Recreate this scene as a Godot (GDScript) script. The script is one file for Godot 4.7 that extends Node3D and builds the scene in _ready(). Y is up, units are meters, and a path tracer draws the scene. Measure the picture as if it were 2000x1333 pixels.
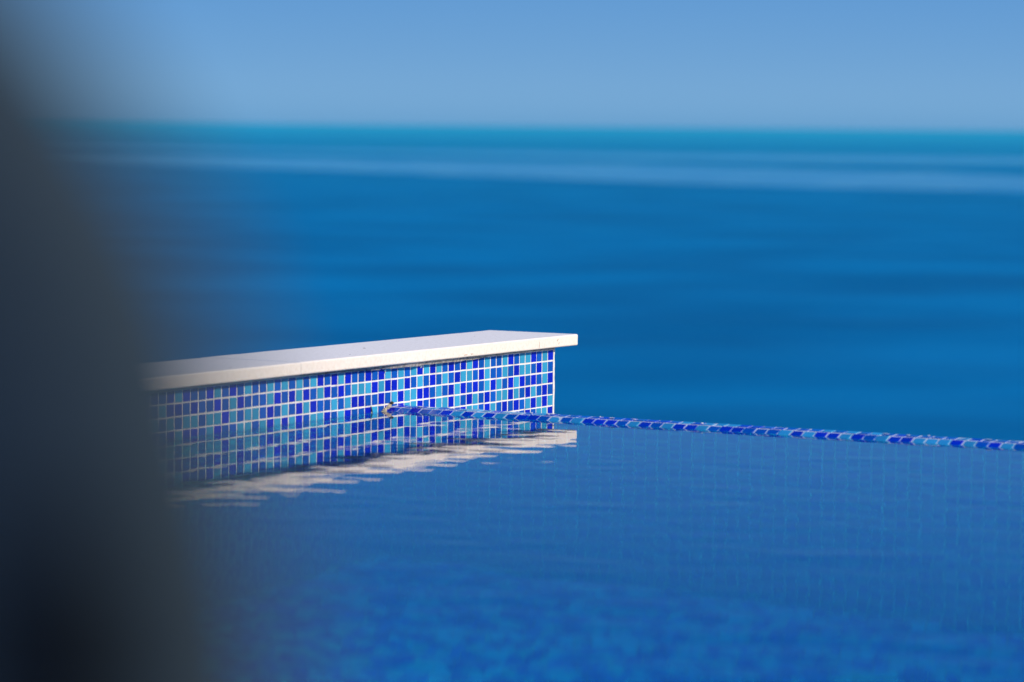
extends Node3D
# Infinity pool above the sea.  x runs along the parapet towards the sea, y is up (pool water = 0), z runs from the parapet across the pool.

const PITCH := 0.025            # mosaic pitch
const TILE := 0.0228            # edge of one glass tile
const LIP_X := -0.7047          # inner face of the overflow edge
const JOINT_Y := 0.0637         # first horizontal joint under the coping
const POOL_DEPTH := 2.06
const POOL_BACK := -4.6
const POOL_SIDE := 5.6
const SEA_Y := -30.0
const CAM := Vector3(-6.45399, 0.57664, 3.59722)

var rng := RandomNumberGenerator.new()
var tile_mats := {}
var tile_mesh: ArrayMesh
var grout_mat: StandardMaterial3D
var M := {}
# tile colours (linear); the floor copy is paler, painting in sunlight the water keeps out
const FLOOR_SUNLIT_HUES := {"D": Vector3(0.002, 0.045, 0.66), "M": Vector3(0.006, 0.21, 0.84), "C": Vector3(0.08, 0.72, 0.92)}
const HUES := {"D": Vector3(0.003, 0.012, 0.50), "M": Vector3(0.004, 0.085, 0.46), "C": Vector3(0.035, 0.32, 0.56)}


func _ready() -> void:
	rng.seed = 7
	view()
	materials()
	setting()
	parapet()
	overflow_edge()
	pool_basin()
	pool_water()
	lounge_chair()


# ---------------------------------------------------------------- view, sky, sun
func view() -> void:
	var cam := Camera3D.new()
	cam.name = "camera"
	var right := Vector3(0.4980996, 0.0095834, 0.86706686)
	var up := Vector3(0.05036737, 0.99793086, -0.03996409)
	var ahead := Vector3(0.86565577, -0.06357797, -0.49658627)
	cam.transform = Transform3D(Basis(right, up, -ahead).orthonormalized(), CAM)
	var lens := CameraAttributesPhysical.new()
	lens.frustum_focal_length = 118.16
	lens.frustum_focus_distance = 7.2
	lens.exposure_aperture = 4.3
	lens.frustum_near = 0.05
	lens.frustum_far = 150000.0
	cam.attributes = lens
	cam.near = 0.05
	cam.far = 150000.0
	cam.fov = 11.6
	add_child(cam)
	cam.current = true

	var sky_mat := ProceduralSkyMaterial.new()
	sky_mat.sky_top_color = lin(0.0, 0.18, 0.60)
	sky_mat.sky_horizon_color = lin(0.205, 0.41, 0.645)
	sky_mat.sky_curve = 0.046
	sky_mat.ground_bottom_color = lin(0.01, 0.1, 0.3)
	sky_mat.ground_horizon_color = lin(0.12, 0.33, 0.6)
	sky_mat.sun_angle_max = 0.6
	var sky := Sky.new()
	sky.sky_material = sky_mat
	var env := Environment.new()
	env.background_mode = Environment.BG_SKY
	env.sky = sky
	env.tonemap_mode = Environment.TONE_MAPPER_LINEAR
	env.tonemap_exposure = 1.04
	env.fog_enabled = true
	env.fog_density = 0.00013
	env.fog_light_color = Color(0.25, 0.85, 1.0)
	env.sdfgi_enabled = true
	env.ssao_enabled = true
	env.ssil_enabled = true
	var we := WorldEnvironment.new()
	we.name = "world_environment"
	we.environment = env
	add_child(we)

	var sun := DirectionalLight3D.new()
	sun.name = "sun"
	sun.light_color = Color(1.0, 0.93, 0.83)
	sun.light_energy = 1.6
	sun.light_angular_distance = 0.5
	sun.shadow_enabled = true
	var to_sun := Vector3(0.42, 0.50, 0.76).normalized()
	sun.look_at_from_position(to_sun * 10.0, Vector3.ZERO, Vector3.UP)
	add_child(sun)


# ---------------------------------------------------------------- helpers
func lin(r: float, g: float, b: float) -> Color:
	return Color(r, g, b).linear_to_srgb()


func mat(called: String, c: Color, rough := 0.8, spec := 0.5) -> StandardMaterial3D:
	var m := StandardMaterial3D.new()
	m.resource_name = called
	m.albedo_color = c
	m.roughness = rough
	m.metallic_specular = spec
	return m


func noise_tex(seed_: int, freq: float, size: int, ramp: Gradient = null, octaves := 4, normal_strength := 0.0) -> NoiseTexture2D:
	var n := FastNoiseLite.new()
	n.seed = seed_
	n.frequency = freq
	n.fractal_octaves = octaves
	n.noise_type = FastNoiseLite.TYPE_SIMPLEX_SMOOTH
	var t := NoiseTexture2D.new()
	t.width = size
	t.height = size
	t.seamless = true
	t.noise = n
	if ramp:
		t.color_ramp = ramp
	if normal_strength > 0.0:
		t.as_normal_map = true
		t.bump_strength = normal_strength
	return t


func ramp(stops: Array) -> Gradient:
	var g := Gradient.new()
	var o := PackedFloat32Array()
	var c := PackedColorArray()
	for s in stops:
		o.append(s[0])
		c.append(s[1])
	g.offsets = o
	g.colors = c
	return g


func put(called: String, mesh: Mesh, material: Material, parent: Node, at := Transform3D.IDENTITY) -> MeshInstance3D:
	var o := MeshInstance3D.new()
	o.name = called
	o.mesh = mesh
	o.material_override = material
	o.transform = at
	o.cast_shadow = GeometryInstance3D.SHADOW_CASTING_SETTING_ON
	parent.add_child(o, true)
	return o


func thing(called: String, label: String, category: String, at := Vector3.ZERO) -> Node3D:
	var o := Node3D.new()
	o.name = called
	o.position = at
	o.set_meta("label", label)
	o.set_meta("category", category)
	o.set_meta("kind", "thing")
	add_child(o, true)
	return o


func structure(called: String, mesh: Mesh, material: Material) -> MeshInstance3D:
	var o := put(called, mesh, material, self)
	o.set_meta("kind", "structure")
	return o


func quad(st: SurfaceTool, a: Vector3, b: Vector3, c: Vector3, d: Vector3) -> void:
	# a b c d clockwise seen from the front
	for p in [a, b, c, a, c, d]:
		st.add_vertex(p)


func box(st: SurfaceTool, lo: Vector3, hi: Vector3) -> void:
	var p := func(x: int, y: int, z: int) -> Vector3: return Vector3(hi.x if x else lo.x, hi.y if y else lo.y, hi.z if z else lo.z)
	quad(st, p.call(0, 1, 1), p.call(1, 1, 1), p.call(1, 0, 1), p.call(0, 0, 1))
	quad(st, p.call(1, 1, 0), p.call(0, 1, 0), p.call(0, 0, 0), p.call(1, 0, 0))
	quad(st, p.call(1, 1, 1), p.call(1, 1, 0), p.call(1, 0, 0), p.call(1, 0, 1))
	quad(st, p.call(0, 1, 0), p.call(0, 1, 1), p.call(0, 0, 1), p.call(0, 0, 0))
	quad(st, p.call(0, 1, 0), p.call(1, 1, 0), p.call(1, 1, 1), p.call(0, 1, 1))
	quad(st, p.call(0, 0, 1), p.call(1, 0, 1), p.call(1, 0, 0), p.call(0, 0, 0))


func begin() -> SurfaceTool:
	var st := SurfaceTool.new()
	st.begin(Mesh.PRIMITIVE_TRIANGLES)
	st.set_smooth_group(-1)
	return st


func done(st: SurfaceTool) -> ArrayMesh:
	st.generate_normals()
	return st.commit()


# one glass tile, its face towards +z, its back at z = 0
func make_tile(w: float, h: float, thick: float, bevel: float) -> ArrayMesh:
	var st := begin()
	var a := w / 2.0
	var b := h / 2.0
	var e := bevel
	var back := [Vector3(-a, b, 0), Vector3(a, b, 0), Vector3(a, -b, 0), Vector3(-a, -b, 0)]
	var low := [Vector3(-a, b, thick - e), Vector3(a, b, thick - e), Vector3(a, -b, thick - e), Vector3(-a, -b, thick - e)]
	var top := [Vector3(-a + e, b - e, thick), Vector3(a - e, b - e, thick), Vector3(a - e, -b + e, thick), Vector3(-a + e, -b + e, thick)]
	quad(st, top[0], top[1], top[2], top[3])
	for i in 4:
		var j := (i + 1) % 4
		quad(st, low[i], low[j], top[j], top[i])
		quad(st, back[i], back[j], low[j], low[i])
	return done(st)


func pick(rand: RandomNumberGenerator) -> String:
	return ["D", "M", "C"][rand.randi() % 3]


# ---------------------------------------------------------------- materials
func materials() -> void:
	tile_mesh = make_tile(TILE, TILE, 0.004, 0.0011)
	for h in HUES:
		tile_mats[h] = []
		for v in 4:
			var k: float = [1.0, 0.88, 1.12, 0.95][v]
			var c: Vector3 = HUES[h] * k
			var m := mat("glass_tile", lin(c.x, c.y, c.z), 0.16, 0.45)
			m.uv1_triplanar = true
			m.uv1_scale = Vector3.ONE * 22.0
			m.roughness_texture = noise_tex(31 + v, 0.02, 128, ramp([[0.0, Color(0.5, 0.5, 0.5)], [1.0, Color(1, 1, 1)]]))
			m.roughness = 0.24
			tile_mats[h].append(m)
	# white cement grout with a little staining
	grout_mat = mat("cement_grout", Color.WHITE, 0.9, 0.3)
	grout_mat.albedo_texture = noise_tex(5, 0.03, 256, ramp([[0.0, lin(0.55, 0.52, 0.48)], [0.35, lin(0.74, 0.73, 0.71)], [1.0, lin(0.84, 0.84, 0.83)]]))
	grout_mat.uv1_triplanar = true
	grout_mat.uv1_scale = Vector3.ONE * 3.0
	grout_mat.heightmap_enabled = true
	grout_mat.heightmap_texture = noise_tex(6, 0.09, 256)
	grout_mat.heightmap_scale = 0.03
	# limestone coping, speckled and pitted
	var stone := mat("limestone", Color.WHITE, 0.85, 0.35)
	stone.albedo_texture = noise_tex(11, 0.045, 512, ramp([[0.0, lin(0.60, 0.51, 0.42)], [0.16, lin(0.76, 0.69, 0.60)], [0.45, lin(0.81, 0.75, 0.67)], [1.0, lin(0.87, 0.82, 0.74)]]), 5)
	stone.uv1_triplanar = true
	stone.uv1_scale = Vector3.ONE * 4.0
	stone.heightmap_enabled = true
	stone.heightmap_texture = noise_tex(12, 0.12, 512, null, 5)
	stone.heightmap_scale = 0.018
	M.stone = stone
	M.pit = mat("stone_pit", lin(0.12, 0.09, 0.07), 0.95, 0.2)
	M.vein = mat("rusty_vein", lin(0.42, 0.30, 0.19), 0.95, 0.2)
	# mortar
	var mortar := mat("grey_mortar", Color.WHITE, 0.95, 0.2)
	mortar.albedo_texture = noise_tex(21, 0.05, 256, ramp([[0.0, lin(0.10, 0.09, 0.08)], [0.5, lin(0.30, 0.29, 0.29)], [1.0, lin(0.46, 0.46, 0.46)]]))
	mortar.uv1_triplanar = true
	mortar.uv1_scale = Vector3.ONE * 6.0
	M.mortar = mortar
	M.lump = mat("yellowed_mortar", lin(0.50, 0.43, 0.30), 0.95, 0.2)
	M.algae = mat("dark_algae", lin(0.05, 0.05, 0.03), 0.95, 0.2)
	# underwater mosaic: instance colours
	var wet := mat("wet_tile", Color.WHITE, 0.3, 0.4)
	wet.vertex_color_use_as_albedo = true
	M.wet = wet
	# deck
	var deck := mat("deck_stone", Color.WHITE, 0.85, 0.3)
	deck.albedo_texture = noise_tex(41, 0.02, 512, ramp([[0.0, lin(0.34, 0.31, 0.28)], [1.0, lin(0.56, 0.53, 0.49)]]))
	deck.uv1_triplanar = true
	deck.uv1_scale = Vector3.ONE * 0.8
	M.deck = deck
	var earth := mat("dry_hillside", Color.WHITE, 0.95, 0.2)
	earth.albedo_texture = noise_tex(43, 0.03, 512, ramp([[0.0, lin(0.05, 0.07, 0.03)], [1.0, lin(0.22, 0.18, 0.11)]]))
	earth.uv1_triplanar = true
	earth.uv1_scale = Vector3.ONE * 0.1
	M.earth = earth
	# sea: wind-ruffled and slick
	M.sea = sea_mat("ruffled_sea", 0.55, 1.0, 0.0016, 0.12)
	M.slick = sea_mat("slick_sea", 0.10, 0.20, 0.0016, 0.5)


func sea_mat(called: String, smooth_: float, rough_: float, scale_: float, spec_: float) -> StandardMaterial3D:
	var m := mat(called, Color.WHITE, 1.0, spec_)
	m.albedo_texture = noise_tex(51, 0.012, 512, ramp([[0.2, lin(0.0, 0.106, 0.262)], [0.8, lin(0.0, 0.162, 0.366)]]), 4)
	m.roughness_texture = noise_tex(52, 0.016, 512, ramp([[0.2, Color(smooth_, smooth_, smooth_)], [0.8, Color(rough_, rough_, rough_)]]), 5)
	m.roughness_texture_channel = BaseMaterial3D.TEXTURE_CHANNEL_RED
	m.uv1_triplanar = true
	m.uv1_world_triplanar = true
	m.uv1_scale = Vector3.ONE * scale_
	return m


# ---------------------------------------------------------------- sea, hillside, deck
func setting() -> void:
	var st := begin()
	var r := 60000.0
	quad(st, Vector3(-r, SEA_Y, -r), Vector3(r, SEA_Y, -r), Vector3(r, SEA_Y, r), Vector3(-r, SEA_Y, r))
	structure("sea", done(st), M.sea)

	# long calm slicks drawn out by the current: [offset along the heading, width, start, end across]
	var heading := Vector3(0.8674, 0, -0.4976)
	var across := Vector3(0.4976, 0, 0.8674)
	var n := FastNoiseLite.new()
	n.seed = 3
	n.frequency = 0.9
	for s in [[2050.0, 1000.0, -900.0, 1200.0, 500.0], [3500.0, 900.0, -1300.0, 1700.0, 420.0]]:
		var slick := begin()
		var steps := 60
		var before := []
		for i in steps + 1:
			var t := float(i) / steps
			var u: float = lerp(s[2], s[3], t)
			var near: float = s[0] - s[4] * tanh(u / 300.0) + 60.0 * n.get_noise_1d(t * 9.0 + s[0])
			var far: float = near + s[1] * (0.75 + 0.6 * n.get_noise_1d(t * 5.0 + 50.0 + s[0])) * (0.12 + sin(PI * (0.08 + 0.84 * t)))
			var a := heading * near + across * u + Vector3(0, SEA_Y + 0.05, 0)
			var b := heading * far + across * u * (far / near) + Vector3(0, SEA_Y + 0.05, 0)
			if before:
				quad(slick, before[1], b, a, before[0])
			before = [a, b]
		structure("sea_slick", done(slick), M.slick)

	# hillside that carries the pool and falls to the sea
	var hill := begin()
	var rows := 26
	var cols := 24
	var hn := FastNoiseLite.new()
	hn.seed = 9
	hn.frequency = 0.06
	var grid := []
	for i in rows + 1:
		var line := []
		for j in cols + 1:
			var x := -45.0 + 115.0 * i / rows
			var z := -60.0 + 120.0 * j / cols
			var fall := clampf((x - 1.5) / 55.0, 0.0, 1.0)
			var y := -2.7 - 31.0 * pow(fall, 0.85) + (1.6 * hn.get_noise_2d(x, z) * smoothstep(0.0, 0.15, fall))
			line.append(Vector3(x, y, z))
		grid.append(line)
	for i in rows:
		for j in cols:
			quad(hill, grid[i][j], grid[i + 1][j], grid[i + 1][j + 1], grid[i][j + 1])
	structure("hillside", done(hill), M.earth)

	var dk := begin()
	box(dk, Vector3(-16.0, -2.9, -3.0), Vector3(POOL_BACK, 0.06, POOL_SIDE + 4.0))
	structure("deck", done(dk), M.deck)
	var sd := begin()
	box(sd, Vector3(POOL_BACK + 0.002, -2.9, POOL_SIDE), Vector3(LIP_X + 0.2, 0.06, POOL_SIDE + 4.0))
	structure("side_deck", done(sd), M.deck)


# ---------------------------------------------------------------- parapet with its coping
func parapet() -> void:
	var wall := thing("parapet_wall", "low parapet wall of blue glass mosaic under a pale limestone coping", "wall", Vector3(POOL_BACK, 0, 0))
	var off := Vector3(-POOL_BACK, 0, 0)
	var top := 0.0905
	var core := begin()
	box(core, Vector3(POOL_BACK, -2.9, -0.185) + off, Vector3(0.0, top, -0.0002) + off)
	put("wall_core", done(core), grout_mat, wall)

	var rows := ["DCMDCCMDCMMCMDCDMDMCDCDCMCMCDMDMMDCDMDCMCMCMCMM", "MCDMCCDMCMMCDMCCDMCMDMCMDCDDCDCCCMDMDCMDCDMDCMM", "DCMDMDCDMCDCMDMDCDMCMDDCCDCMDMMDDCMCMMDCDMCMDMC", "MDMCDMCDCCMDMCDMCDCCDMDCCDMDMCDMMDCMDCCMDCDCDCM", "CDCDCMDMDMCDMCCDMMD", "DCCMDM"]
	var places := []
	var colors := []
	var rand := RandomNumberGenerator.new()
	rand.seed = 21
	var all_columns := int(-POOL_BACK / PITCH)
	var all_rows := int((JOINT_Y + POOL_DEPTH) / PITCH) + 1
	for r in all_rows:
		for c in all_columns:
			var hue: String = rows[r][c] if r < rows.size() and c < rows[r].length() else pick(rand)
			var sheet := 0.0022 * sin(floor(c / 12.0) * 2.3)
			var at := Vector3(-(c + 0.5) * PITCH + rand.randf_range(-0.0004, 0.0004), JOINT_Y + (0.5 - r) * PITCH + rand.randf_range(-0.0003, 0.0003) + sheet * 0.25, -0.0034 + rand.randf_range(-0.00015, 0.00015)) + off
			var turn := Basis.from_euler(Vector3(rand.randf_range(-0.01, 0.01), rand.randf_range(-0.01, 0.01), rand.randf_range(-0.022, 0.022)))
			turn = turn.scaled(Vector3(rand.randf_range(0.97, 1.02), rand.randf_range(0.98, 1.015), 1.0))
			var own := r < 4 and c < 62 or r == 4 and c < 21 or r == 5 and c < 6
			if own:
				put("tile", tile_mesh, tile_mats[hue][rand.randi() % 4], wall, Transform3D(turn, at))
			else:
				places.append(Transform3D(turn, at))
				colors.append(tint(hue, rand))
	scatter("remaining_tiles", places, colors, wall)

	# coping slabs
	var ends := [[-1.04, 0.074, 0.0], [-2.1, -1.0404, -0.0005], [-3.16, -2.1004, -0.0006], [-4.58, -3.1604, -0.001]]
	for s in ends:
		var slab := put("coping_slab", slab_mesh(s[0], s[1], 0.0945 + s[2], 0.1195 + s[2], -0.207, 0.022, s[1] > 0.0), M.stone, wall, Transform3D(Basis.IDENTITY, off))
		if s[1] > 0.0:
			for p in [[-0.62, -0.10, 0.0045], [-0.26, -0.055, 0.003], [-0.80, -0.02, 0.003], [-0.14, -0.12, 0.002]]:
				put("pit", blot(p[2], 100 + int(p[0] * -50.0)), M.pit, slab, Transform3D(Basis.IDENTITY, Vector3(p[0], 0.1195 + s[2] - 0.0002, p[1])))
			for p in [[-0.10, 0.104, 0.013, 0.3], [-0.02, 0.110, 0.008, 1.2], [-0.015, 0.103, 0.006, 0.8], [-0.415, 0.0995, 0.016, 1.5], [-0.39, 0.1005, 0.012, 1.45]]:
				put("vein", streak(p[2], int(p[2] * 5000.0)), M.vein, slab, Transform3D(Basis(Vector3(0, 0, 1), -p[3]), Vector3(p[0], p[1], 0.0221)))
		else:
			for p in [[-1.24, -0.004, 0.004], [-1.55, -0.08, 0.003]]:
				if p[0] > s[0] and p[0] < s[1]:
					put("pit", blot(p[2], 7 + int(p[0] * -50.0)), M.pit, slab, Transform3D(Basis.IDENTITY, Vector3(p[0], 0.1195 + s[2] - 0.0002, p[1])))

	for jx in [-1.0402, -2.1002, -3.1602]:
		var fill := begin()
		box(fill, Vector3(jx - 0.003, 0.0955, -0.2055) + off, Vector3(jx + 0.003, 0.1184, 0.0208) + off)
		put("joint_filling", done(fill), M.stone, wall)
	# mortar bed between the tiles and the coping: ragged lower edge
	var bed := begin()
	var mn := FastNoiseLite.new()
	mn.seed = 4
	mn.frequency = 14.0
	var before := []
	var steps := 190
	for i in steps + 1:
		var x: float = lerp(-1.0, 0.004, float(i) / steps)
		var bulge := smoothstep(-1.0, -0.62, x) * (1.0 - smoothstep(-0.42, -0.2, x))
		var low := 0.0893 - bulge * 0.0030 + 0.0016 * mn.get_noise_1d(x) - 0.001 * maxf(0.0, mn.get_noise_1d(x * 3.0 + 8.0))
		var z := 0.0012 + bulge * 0.010 + 0.002 * mn.get_noise_1d(x + 30.0)
		var line := [Vector3(x, 0.0948, z + 0.003) + off, Vector3(x, low, z) + off, Vector3(x, low - 0.0004, -0.004) + off]
		if before:
			quad(bed, before[0], line[0], line[1], before[1])
			quad(bed, before[1], line[1], line[2], before[2])
		before = line
	put("mortar_bed", done(bed), M.mortar, wall)
	# white smears of grout that ran over the top row
	for p in [[-0.728, 0.0868, 0.010, 0.003], [-0.705, 0.0872, 0.008, 0.002], [-0.56, 0.0838, 0.004, 0.004], [-0.70, 0.0835, 0.0028, 0.006]]:
		put("grout_smear", lump(p[2], p[3], 0.0018, int(p[2] * 9000.0)), grout_mat, wall, Transform3D(Basis.IDENTITY, Vector3(p[0], p[1], 0.0006) + off))

	# the bumpy white corner joint at the free end
	var corner := begin()
	before = []
	for i in 130:
		var y := 0.0880 - 0.009 * i
		var o := 0.0085 + 0.0028 * mn.get_noise_1d(y * 1.3 + 60.0) + 0.0012 * mn.get_noise_1d(y * 6.0 + 90.0)
		var w := 0.0006 + 0.0006 * mn.get_noise_1d(y * 4.0 + 10.0)
		var line := [Vector3(-0.0013, y, -0.003) + off, Vector3(-0.0008, y, w) + off, Vector3(o * 0.7, y, w) + off, Vector3(o, y, -0.003) + off, Vector3(o, y, -0.02) + off]
		if before:
			for k in 4:
				quad(corner, before[k], before[k + 1], line[k + 1], line[k])
		before = line
	put("corner_joint", done(corner), grout_mat, wall)
	# the end face, tiled as well
	var end_places := []
	var end_colors := []
	for r in 40:
		for c in 7:
			end_places.append(Transform3D(Basis(Vector3(0, 1, 0), PI / 2), Vector3(0.0002, JOINT_Y + (0.5 - r) * PITCH, -0.012 - (c + 0.5) * 0.0247) + off))
			end_colors.append(tint(pick(rand), rand))
	scatter("end_tiles", end_places, end_colors, wall)


func tint(hue: String, rand: RandomNumberGenerator, blend: Dictionary = HUES) -> Color:
	var c: Vector3 = blend[hue] * rand.randf_range(0.85, 1.12)
	return Color(c.x, c.y, c.z)


func scatter(called: String, places: Array, colors: Array, parent: Node) -> void:
	var mm := MultiMesh.new()
	mm.transform_format = MultiMesh.TRANSFORM_3D
	mm.use_colors = true
	mm.mesh = tile_mesh
	mm.instance_count = places.size()
	for i in places.size():
		mm.set_instance_transform(i, places[i])
		mm.set_instance_color(i, colors[i])
	var o := MultiMeshInstance3D.new()
	o.name = called
	o.multimesh = mm
	o.material_override = M.wet
	o.set_meta("kind", "stuff")
	parent.add_child(o, true)


# a coping slab: a rounded cross-section drawn out along x, its free end rounded too
func slab_mesh(x0: float, x1: float, y0: float, y1: float, z0: float, z1: float, free_end: bool) -> ArrayMesh:
	var st := begin()
	var rad := 0.0035
	var outline := func(inset: float) -> Array:
		var pts := []
		var cs := [[z1, y0, -90.0, 0.0], [z1, y1, 0.0, 90.0], [z0, y1, 90.0, 180.0], [z0, y0, 180.0, 270.0]]
		for q in cs:
			var cz: float = q[0] - (rad if q[0] == z1 else -rad)
			var cy: float = q[1] - (rad if q[1] == y1 else -rad)
			for k in 5:
				var a := deg_to_rad(lerpf(q[2], q[3], k / 4.0))
				pts.append(Vector2(cz + cos(a) * (rad - inset), cy + sin(a) * (rad - inset)))
		return pts
	var stations := []
	var wob := FastNoiseLite.new()
	wob.seed = int(x0 * -100.0)
	wob.frequency = 9.0
	var n := 60
	stations.append([x0, 0.0006])
	for i in n + 1:
		stations.append([lerpf(x0 + 0.0012, x1 - (rad if free_end else 0.0012), float(i) / n), 0.0])
	if free_end:
		for k in [0.5, 0.85]:
			stations.append([x1 - rad + rad * k, rad * (1.0 - sqrt(1.0 - k * k))])
		stations.append([x1, rad * 0.98])
	else:
		stations.append([x1, 0.0006])
	var before := []
	for s in stations:
		var line := []
		for p in outline.call(s[1]):
			var d := 0.0004 * wob.get_noise_2d(s[0], p.x + p.y * 3.0)
			line.append(Vector3(s[0], p.y + d, p.x + d))
		if before:
			for k in line.size():
				var j := (k + 1) % line.size()
				quad(st, before[k], before[j], line[j], line[k])
		before = line
	for which in 2:
		var ring := []
		for p in outline.call(stations[0 if which == 0 else -1][1]):
			ring.append(Vector3(x0 if which == 0 else x1, p.y, p.x))
		for k in range(1, ring.size() - 1):
			for p in ([ring[0], ring[k], ring[k + 1]] if which == 0 else [ring[0], ring[k + 1], ring[k]]):
				st.add_vertex(p)
	st.generate_normals()
	return st.commit()


# a small sunken-looking spot of grit lying on a face that points up
func blot(size: float, seed_: int) -> ArrayMesh:
	var rand := RandomNumberGenerator.new()
	rand.seed = seed_
	var st := begin()
	var ring := []
	for k in 9:
		var a := TAU * k / 9.0
		ring.append(Vector3(cos(a) * size * rand.randf_range(0.6, 1.3), 0.0, sin(a) * size * rand.randf_range(0.5, 1.0)))
	for k in 9:
		for p in [Vector3(0, 0.0007, 0), ring[k], ring[(k + 1) % 9]]:
			st.add_vertex(p)
	return done(st)


# a thin crooked vein on a face that points to +z, running along +y
func streak(length: float, seed_: int) -> ArrayMesh:
	var rand := RandomNumberGenerator.new()
	rand.seed = seed_
	var st := begin()
	var n := 8
	var before := []
	var x := 0.0
	for i in n + 1:
		var t := float(i) / n
		x += rand.randf_range(-0.0009, 0.0009)
		var w := 0.0008 * (0.25 + sin(PI * t)) * rand.randf_range(0.4, 1.2)
		var line := [Vector3(x - w, (t - 0.5) * length, 0), Vector3(x, (t - 0.5) * length, 0.0003), Vector3(x + w, (t - 0.5) * length, 0)]
		if before:
			quad(st, line[0], line[1], before[1], before[0])
			quad(st, line[1], line[2], before[2], before[1])
		before = line
	return done(st)


# an uneven lump of mortar
func lump(w: float, h: float, d: float, seed_: int) -> ArrayMesh:
	var n := FastNoiseLite.new()
	n.seed = seed_
	n.frequency = 0.8
	var st := begin()
	var at := func(i: int, j: int) -> Vector3:
		var a := TAU * i / 12.0
		var b := PI * j / 8.0 - PI / 2
		var v := Vector3(cos(a) * cos(b), sin(b), sin(a) * cos(b))
		var k := 1.0 + 0.55 * n.get_noise_3dv(v * 1.7)
		return Vector3(v.x * w, v.y * h, v.z * d) * k
	for i in 12:
		for j in 8:
			quad(st, at.call(i, j + 1), at.call((i + 1) % 12, j + 1), at.call((i + 1) % 12, j), at.call(i, j))
	return done(st)


# ---------------------------------------------------------------- the overflow edge
func overflow_edge() -> void:
	var lip := thing("overflow_edge", "narrow overflow edge of blue mosaic tiles holding back the pool water", "pool edge", Vector3(LIP_X, 0, 0))
	var length := POOL_SIDE
	# cross-section (x, y) of the bedding under the tiles
	var prof := [Vector2(0.0008, -POOL_DEPTH - 0.3), Vector2(0.0008, -0.0055), Vector2(0.0300, 0.0068), Vector2(0.0545, 0.0086), Vector2(0.066, 0.0058), Vector2(0.069, -0.004), Vector2(0.2, -0.012), Vector2(0.2, -2.9)]
	var st := begin()
	var inner := begin()
	quad(inner, Vector3(prof[0].x, prof[0].y, 0.0), Vector3(prof[1].x, prof[1].y, 0.0), Vector3(prof[1].x, prof[1].y, length), Vector3(prof[0].x, prof[0].y, length))
	put("inner_face", done(inner), grout_mat, lip)
	for i in range(1, prof.size() - 1):
		quad(st, Vector3(prof[i].x, prof[i].y, 0.0), Vector3(prof[i + 1].x, prof[i + 1].y, 0.0), Vector3(prof[i + 1].x, prof[i + 1].y, length), Vector3(prof[i].x, prof[i].y, length))
	put("edge_core", done(st), grout_mat, lip)
	var rand := RandomNumberGenerator.new()
	rand.seed = 33
	var count := int(length / PITCH)
	var own := 62
	var places := []
	var colors := []
	var top_row := "DMDMMDCDCDCMDDMCMCDDDMCDMCDDCMDDMMMCDCDDCDMCDDCCCDCMDCMDCCMDMCD"
	for i in count:
		var z := (i + 0.5) * PITCH + rand.randf_range(-0.0004, 0.0004)
		for r in 2:
			var a: Vector2 = prof[1 + r]
			var b: Vector2 = prof[2 + r]
			var dir := (b - a).normalized()
			var face := Vector3(-dir.y, dir.x, 0)
			var up := Vector3(dir.x, dir.y, 0)
			var mid := (a + b) / 2.0
			var turn := Basis(up.cross(face), up, face) * Basis.from_euler(Vector3(rand.randf_range(-0.05, 0.05), rand.randf_range(-0.03, 0.03), rand.randf_range(-0.03, 0.03)))
			var shape := turn.scaled_local(Vector3(rand.randf_range(0.96, 1.03), 1.27 if r == 0 else 1.05, 1.0))
			var at := Vector3(mid.x, mid.y, z + (0.0 if r == 0 else 0.004)) + face * (-0.0033 + rand.randf_range(-0.0003, 0.0003))
			var hue: String = top_row[i] if r == 0 and i < top_row.length() else pick(rand)
			if i < own:
				put("tile", tile_mesh, tile_mats[hue][rand.randi() % 4], lip, Transform3D(shape, at))
			else:
				places.append(Transform3D(shape, at))
				colors.append(tint(hue, rand))
		for r in int((POOL_DEPTH - 0.006) / PITCH):
			places.append(Transform3D(Basis(Vector3(0, 1, 0), -PI / 2), Vector3(0.0042, -0.0060 - (r + 0.5) * PITCH, z)))
			colors.append(tint(pick(rand), rand))
	scatter("remaining_tiles", places, colors, lip)
	# mortar where the edge meets the parapet
	for p in [[0.000, 0.001, 0.003, 0.008, 0.0045, 0.004, 0], [0.015, 0.008, 0.003, 0.010, 0.0035, 0.004, 0], [0.027, 0.0145, 0.003, 0.006, 0.003, 0.004, 1], [-0.008, -0.002, 0.002, 0.006, 0.003, 0.003, 0], [-0.045, 0.004, 0.0006, 0.0022, 0.009, 0.0016, 1], [-0.045, -0.001, 0.0006, 0.003, 0.004, 0.0016, 0]]:
		put("mortar_lump", lump(p[3], p[4], p[5], int(p[0] * 1000.0) + 60), M.algae if p[6] else M.lump, lip, Transform3D(Basis(Vector3(0, 0, 1), 0.35), Vector3(p[0], p[1], p[2])))
	# white flecks of lime left along the crest
	for k in 18:
		var zz := rand.randf_range(0.05, 1.5)
		put("lime_fleck", lump(rand.randf_range(0.002, 0.005), rand.randf_range(0.0006, 0.0012), rand.randf_range(0.002, 0.008), k), grout_mat, lip, Transform3D(Basis.IDENTITY, Vector3(rand.randf_range(0.040, 0.056), 0.0092, zz)))


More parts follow.
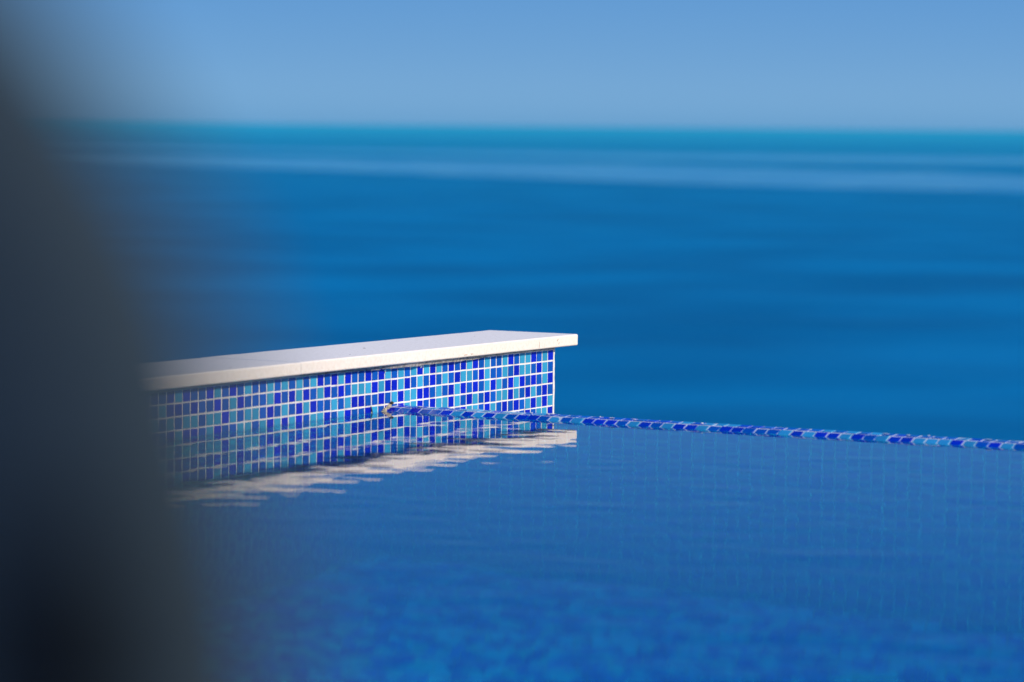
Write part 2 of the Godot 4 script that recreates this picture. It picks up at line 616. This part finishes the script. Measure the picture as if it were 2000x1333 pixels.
# ---------------------------------------------------------------- basin and water
func pool_basin() -> void:
	var st := begin()
	box(st, Vector3(POOL_BACK - 0.2, -POOL_DEPTH - 0.25, 0.001), Vector3(LIP_X + 0.0026, -POOL_DEPTH - 0.0035, POOL_SIDE + 0.2))
	var floor_ := structure("pool_floor", done(st), grout_mat)
	var rand := RandomNumberGenerator.new()
	rand.seed = 55
	var blend := FastNoiseLite.new()
	blend.seed = 14
	blend.frequency = 0.33
	var places := []
	var colors := []
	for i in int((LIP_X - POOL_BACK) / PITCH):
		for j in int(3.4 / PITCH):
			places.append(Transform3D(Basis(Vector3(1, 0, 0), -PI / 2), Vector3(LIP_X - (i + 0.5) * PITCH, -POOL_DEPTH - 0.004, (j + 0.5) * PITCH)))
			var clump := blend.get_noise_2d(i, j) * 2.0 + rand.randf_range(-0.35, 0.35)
			colors.append(tint("D" if clump < -0.28 else "C" if clump > 0.08 else "M", rand, FLOOR_SUNLIT_HUES))
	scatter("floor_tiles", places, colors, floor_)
	# pale drain cover let into the floor
	var drain := thing("drain_cover", "pale round drain cover let into the tiled pool floor", "drain cover", Vector3(-1.185, -POOL_DEPTH + 0.0005, 1.283))
	var white := mat("white_plastic", lin(0.72, 0.80, 0.82), 0.4, 0.5)
	var plate := CylinderMesh.new()
	plate.top_radius = 0.062
	plate.bottom_radius = 0.068
	plate.height = 0.010
	plate.radial_segments = 32
	put("plate", plate, white, drain, Transform3D(Basis.IDENTITY, Vector3(0, 0.005, 0)))
	var ring := TorusMesh.new()
	ring.inner_radius = 0.060
	ring.outer_radius = 0.070
	put("rim", ring, white, drain, Transform3D(Basis.IDENTITY, Vector3(0, 0.008, 0)))
	var slot := BoxMesh.new()
	slot.size = Vector3(0.004, 0.002, 0.07)
	for k in 5:
		put("slot", slot, M.pit, drain, Transform3D(Basis.IDENTITY, Vector3(-0.028 + 0.014 * k, 0.0105, 0)))


func pool_water() -> void:
	var rand := RandomNumberGenerator.new()
	rand.seed = 77
	var waves := []
	for i in 34:
		var l := 0.042 * pow(8.0, rand.randf())
		var a := rand.randf_range(-1.0, 1.0) * 0.75 - 0.5
		var slope := 0.0015 * pow(l / 0.10, -0.5) * rand.randf_range(0.5, 1.2)
		var k := TAU / l
		waves.append([cos(a) * k, sin(a) * k, rand.randf() * TAU, slope / k])
	var patch := FastNoiseLite.new()
	patch.seed = 8
	patch.frequency = 1.6
	var xs := []
	var x := LIP_X + 0.004
	while x > POOL_BACK - 0.02:
		xs.append(x)
		x -= 0.009
	var zs := []
	var z := -0.003
	while z < POOL_SIDE + 0.02:
		zs.append(z)
		z += 0.010 if z < 2.7 else 0.06
	var verts := PackedVector3Array()
	var norms := PackedVector3Array()
	var index := PackedInt32Array()
	for i in xs.size():
		for j in zs.size():
			var h := 0.0
			var gx := 0.0
			var gz := 0.0
			var k := (0.8 + 0.7 * patch.get_noise_2d(xs[i], zs[j])) * lerpf(0.5, 1.35, smoothstep(0.1, 1.3, minf(zs[j], LIP_X - xs[i] + 0.15)))
			# ripples die down against the edge and the wall
			for w in waves:
				var ph: float = w[0] * xs[i] + w[1] * zs[j] + w[2]
				h += w[3] * sin(ph)
				gx += w[3] * w[0] * cos(ph)
				gz += w[3] * w[1] * cos(ph)
			verts.append(Vector3(xs[i], h * k, zs[j]))
			norms.append(Vector3(-gx * k, 1.0, -gz * k).normalized())
	var m := zs.size()
	for i in xs.size() - 1:
		for j in m - 1:
			var a := i * m + j
			# xs runs towards -x
			index.append_array([a, a + 1, a + m + 1, a, a + m + 1, a + m])
	var arrays := []
	arrays.resize(Mesh.ARRAY_MAX)
	arrays[Mesh.ARRAY_VERTEX] = verts
	arrays[Mesh.ARRAY_NORMAL] = norms
	arrays[Mesh.ARRAY_INDEX] = index
	var mesh := ArrayMesh.new()
	mesh.add_surface_from_arrays(Mesh.PRIMITIVE_TRIANGLES, arrays)
	var water := StandardMaterial3D.new()
	water.resource_name = "pool_water"
	water.albedo_color = Color(0.05, 0.97, 1.0, 0.0)
	water.roughness = 0.0
	water.refraction_enabled = true
	water.refraction_scale = 0.0333
	water.transparency = BaseMaterial3D.TRANSPARENCY_ALPHA
	structure("pool_water", mesh, water)


# ---------------------------------------------------------------- the chair close to the lens
func lounge_chair() -> void:
	# local axes: x to the chair's right, y up, -z the way it faces
	var chair := thing("lounge_chair", "dark slate lounge chair with rounded back, blurred close to the lens", "chair", CAM + Vector3(0.8674, 0, -0.4976) * 0.38 - Vector3(0.4976, 0, 0.8674) * 0.275 + Vector3(0, 0.06 - CAM.y, 0))
	chair.basis = Basis(Vector3(0.4976, 0, 0.8674), Vector3.UP, Vector3(-0.8674, 0, 0.4976))
	var cloth := mat("slate_weave", Color.WHITE, 0.9, 0.25)
	cloth.albedo_texture = noise_tex(71, 0.1, 256, ramp([[0.0, lin(0.019, 0.035, 0.049)], [1.0, lin(0.033, 0.053, 0.071)]]))
	cloth.uv1_triplanar = true
	cloth.uv1_scale = Vector3.ONE * 10.0
	var black := mat("black_webbing", lin(0.008, 0.008, 0.009), 0.95, 0.2)
	var metal := mat("charcoal_metal", lin(0.06, 0.065, 0.07), 0.5, 0.5)
	# half outline of the back: (half width, height above the deck)
	var half := [[0.253, 0.26], [0.253, 0.38], [0.2518, 0.43], [0.2494, 0.4538], [0.2456, 0.473], [0.2434, 0.4847], [0.2405, 0.4963], [0.2367, 0.505], [0.2318, 0.5136], [0.2264, 0.5223], [0.2206, 0.531], [0.205, 0.551], [0.182, 0.571], [0.147, 0.588], [0.11, 0.597], [0.06, 0.602], [0.0, 0.604]]
	var ring := []
	for p in half:
		ring.append(Vector2(p[0], p[1]))
	for k in range(half.size() - 2, -1, -1):
		ring.append(Vector2(-half[k][0], half[k][1]))
	var st := SurfaceTool.new()
	st.begin(Mesh.PRIMITIVE_TRIANGLES)
	st.set_smooth_group(0)
	# pillowed panel: rings that shrink as the thickness grows
	var centre := Vector2(0, 0.42)
	var layers := [[0.90, 0.004], [0.975, 0.0], [1.0, -0.012], [1.0, -0.022], [0.975, -0.034], [0.90, -0.038]]
	var loops := []
	for l in layers:
		var line := []
		for p in ring:
			var q: Vector2 = centre + (p - centre) * l[0]
			line.append(Vector3(q.x, q.y, l[1]))
		loops.append(line)
	for i in loops.size() - 1:
		for k in ring.size():
			var j := (k + 1) % ring.size()
			quad(st, loops[i][j], loops[i][k], loops[i + 1][k], loops[i + 1][j])
	for k in ring.size():
		var j := (k + 1) % ring.size()
		for p in [Vector3(0, 0.42, 0.007), loops[0][k], loops[0][j], Vector3(0, 0.42, -0.041), loops[-1][j], loops[-1][k]]:
			st.add_vertex(p)
	st.generate_normals()
	put("backrest", st.commit(), cloth, chair)
	# black webbing strap round the back
	for s in [-1.0, 1.0]:
		var strap := begin()
		box(strap, Vector3(s * 0.226 - 0.0085, 0.22, 0.0075), Vector3(s * 0.226 + 0.0085, 0.471, 0.0105))
		put("strap", done(strap), black, chair)
	var seat := SurfaceTool.new()
	seat.begin(Mesh.PRIMITIVE_TRIANGLES)
	seat.set_smooth_group(0)
	var sl := [[0.96, 0.20], [1.0, 0.212], [1.0, 0.25], [0.96, 0.262]]
	var corners := []
	for k in 24:
		var a := TAU * k / 24.0
		var c := Vector2(cos(a), sin(a))
		var e := pow(pow(absf(c.x), 6.0) + pow(absf(c.y), 6.0), -1.0 / 6.0)
		corners.append(c * e)
	for i in 3:
		for k in 24:
			var j := (k + 1) % 24
			var f := func(l: Array, c: Vector2) -> Vector3: return Vector3(c.x * 0.27 * l[0], l[1], -0.30 + c.y * 0.27 * l[0])
			quad(seat, f.call(sl[i + 1], corners[k]), f.call(sl[i + 1], corners[j]), f.call(sl[i], corners[j]), f.call(sl[i], corners[k]))
	for k in 24:
		var j := (k + 1) % 24
		for p in [Vector3(0, 0.266, -0.30), Vector3(corners[k].x * 0.259, 0.262, -0.30 + corners[k].y * 0.259), Vector3(corners[j].x * 0.259, 0.262, -0.30 + corners[j].y * 0.259), Vector3(0, 0.198, -0.30), Vector3(corners[j].x * 0.259, 0.2, -0.30 + corners[j].y * 0.259), Vector3(corners[k].x * 0.259, 0.2, -0.30 + corners[k].y * 0.259)]:
			seat.add_vertex(p)
	seat.generate_normals()
	put("seat", seat.commit(), cloth, chair)
	for p in [[-0.22, -0.08, 0.265], [0.22, -0.08, 0.265], [-0.22, -0.52, 0.205], [0.22, -0.52, 0.205]]:
		var leg := CylinderMesh.new()
		leg.top_radius = 0.014
		leg.bottom_radius = 0.010
		leg.height = p[2]
		put("leg", leg, metal, chair, Transform3D(Basis.IDENTITY, Vector3(p[0], p[2] / 2.0, p[1])))
	for s in [-1.0, 1.0]:
		var bar := CylinderMesh.new()
		bar.top_radius = 0.011
		bar.bottom_radius = 0.011
		bar.height = 0.30
		put("back_support", bar, metal, chair, Transform3D(Basis(Vector3(1, 0, 0), -0.12), Vector3(s * 0.16, 0.30, -0.058)))
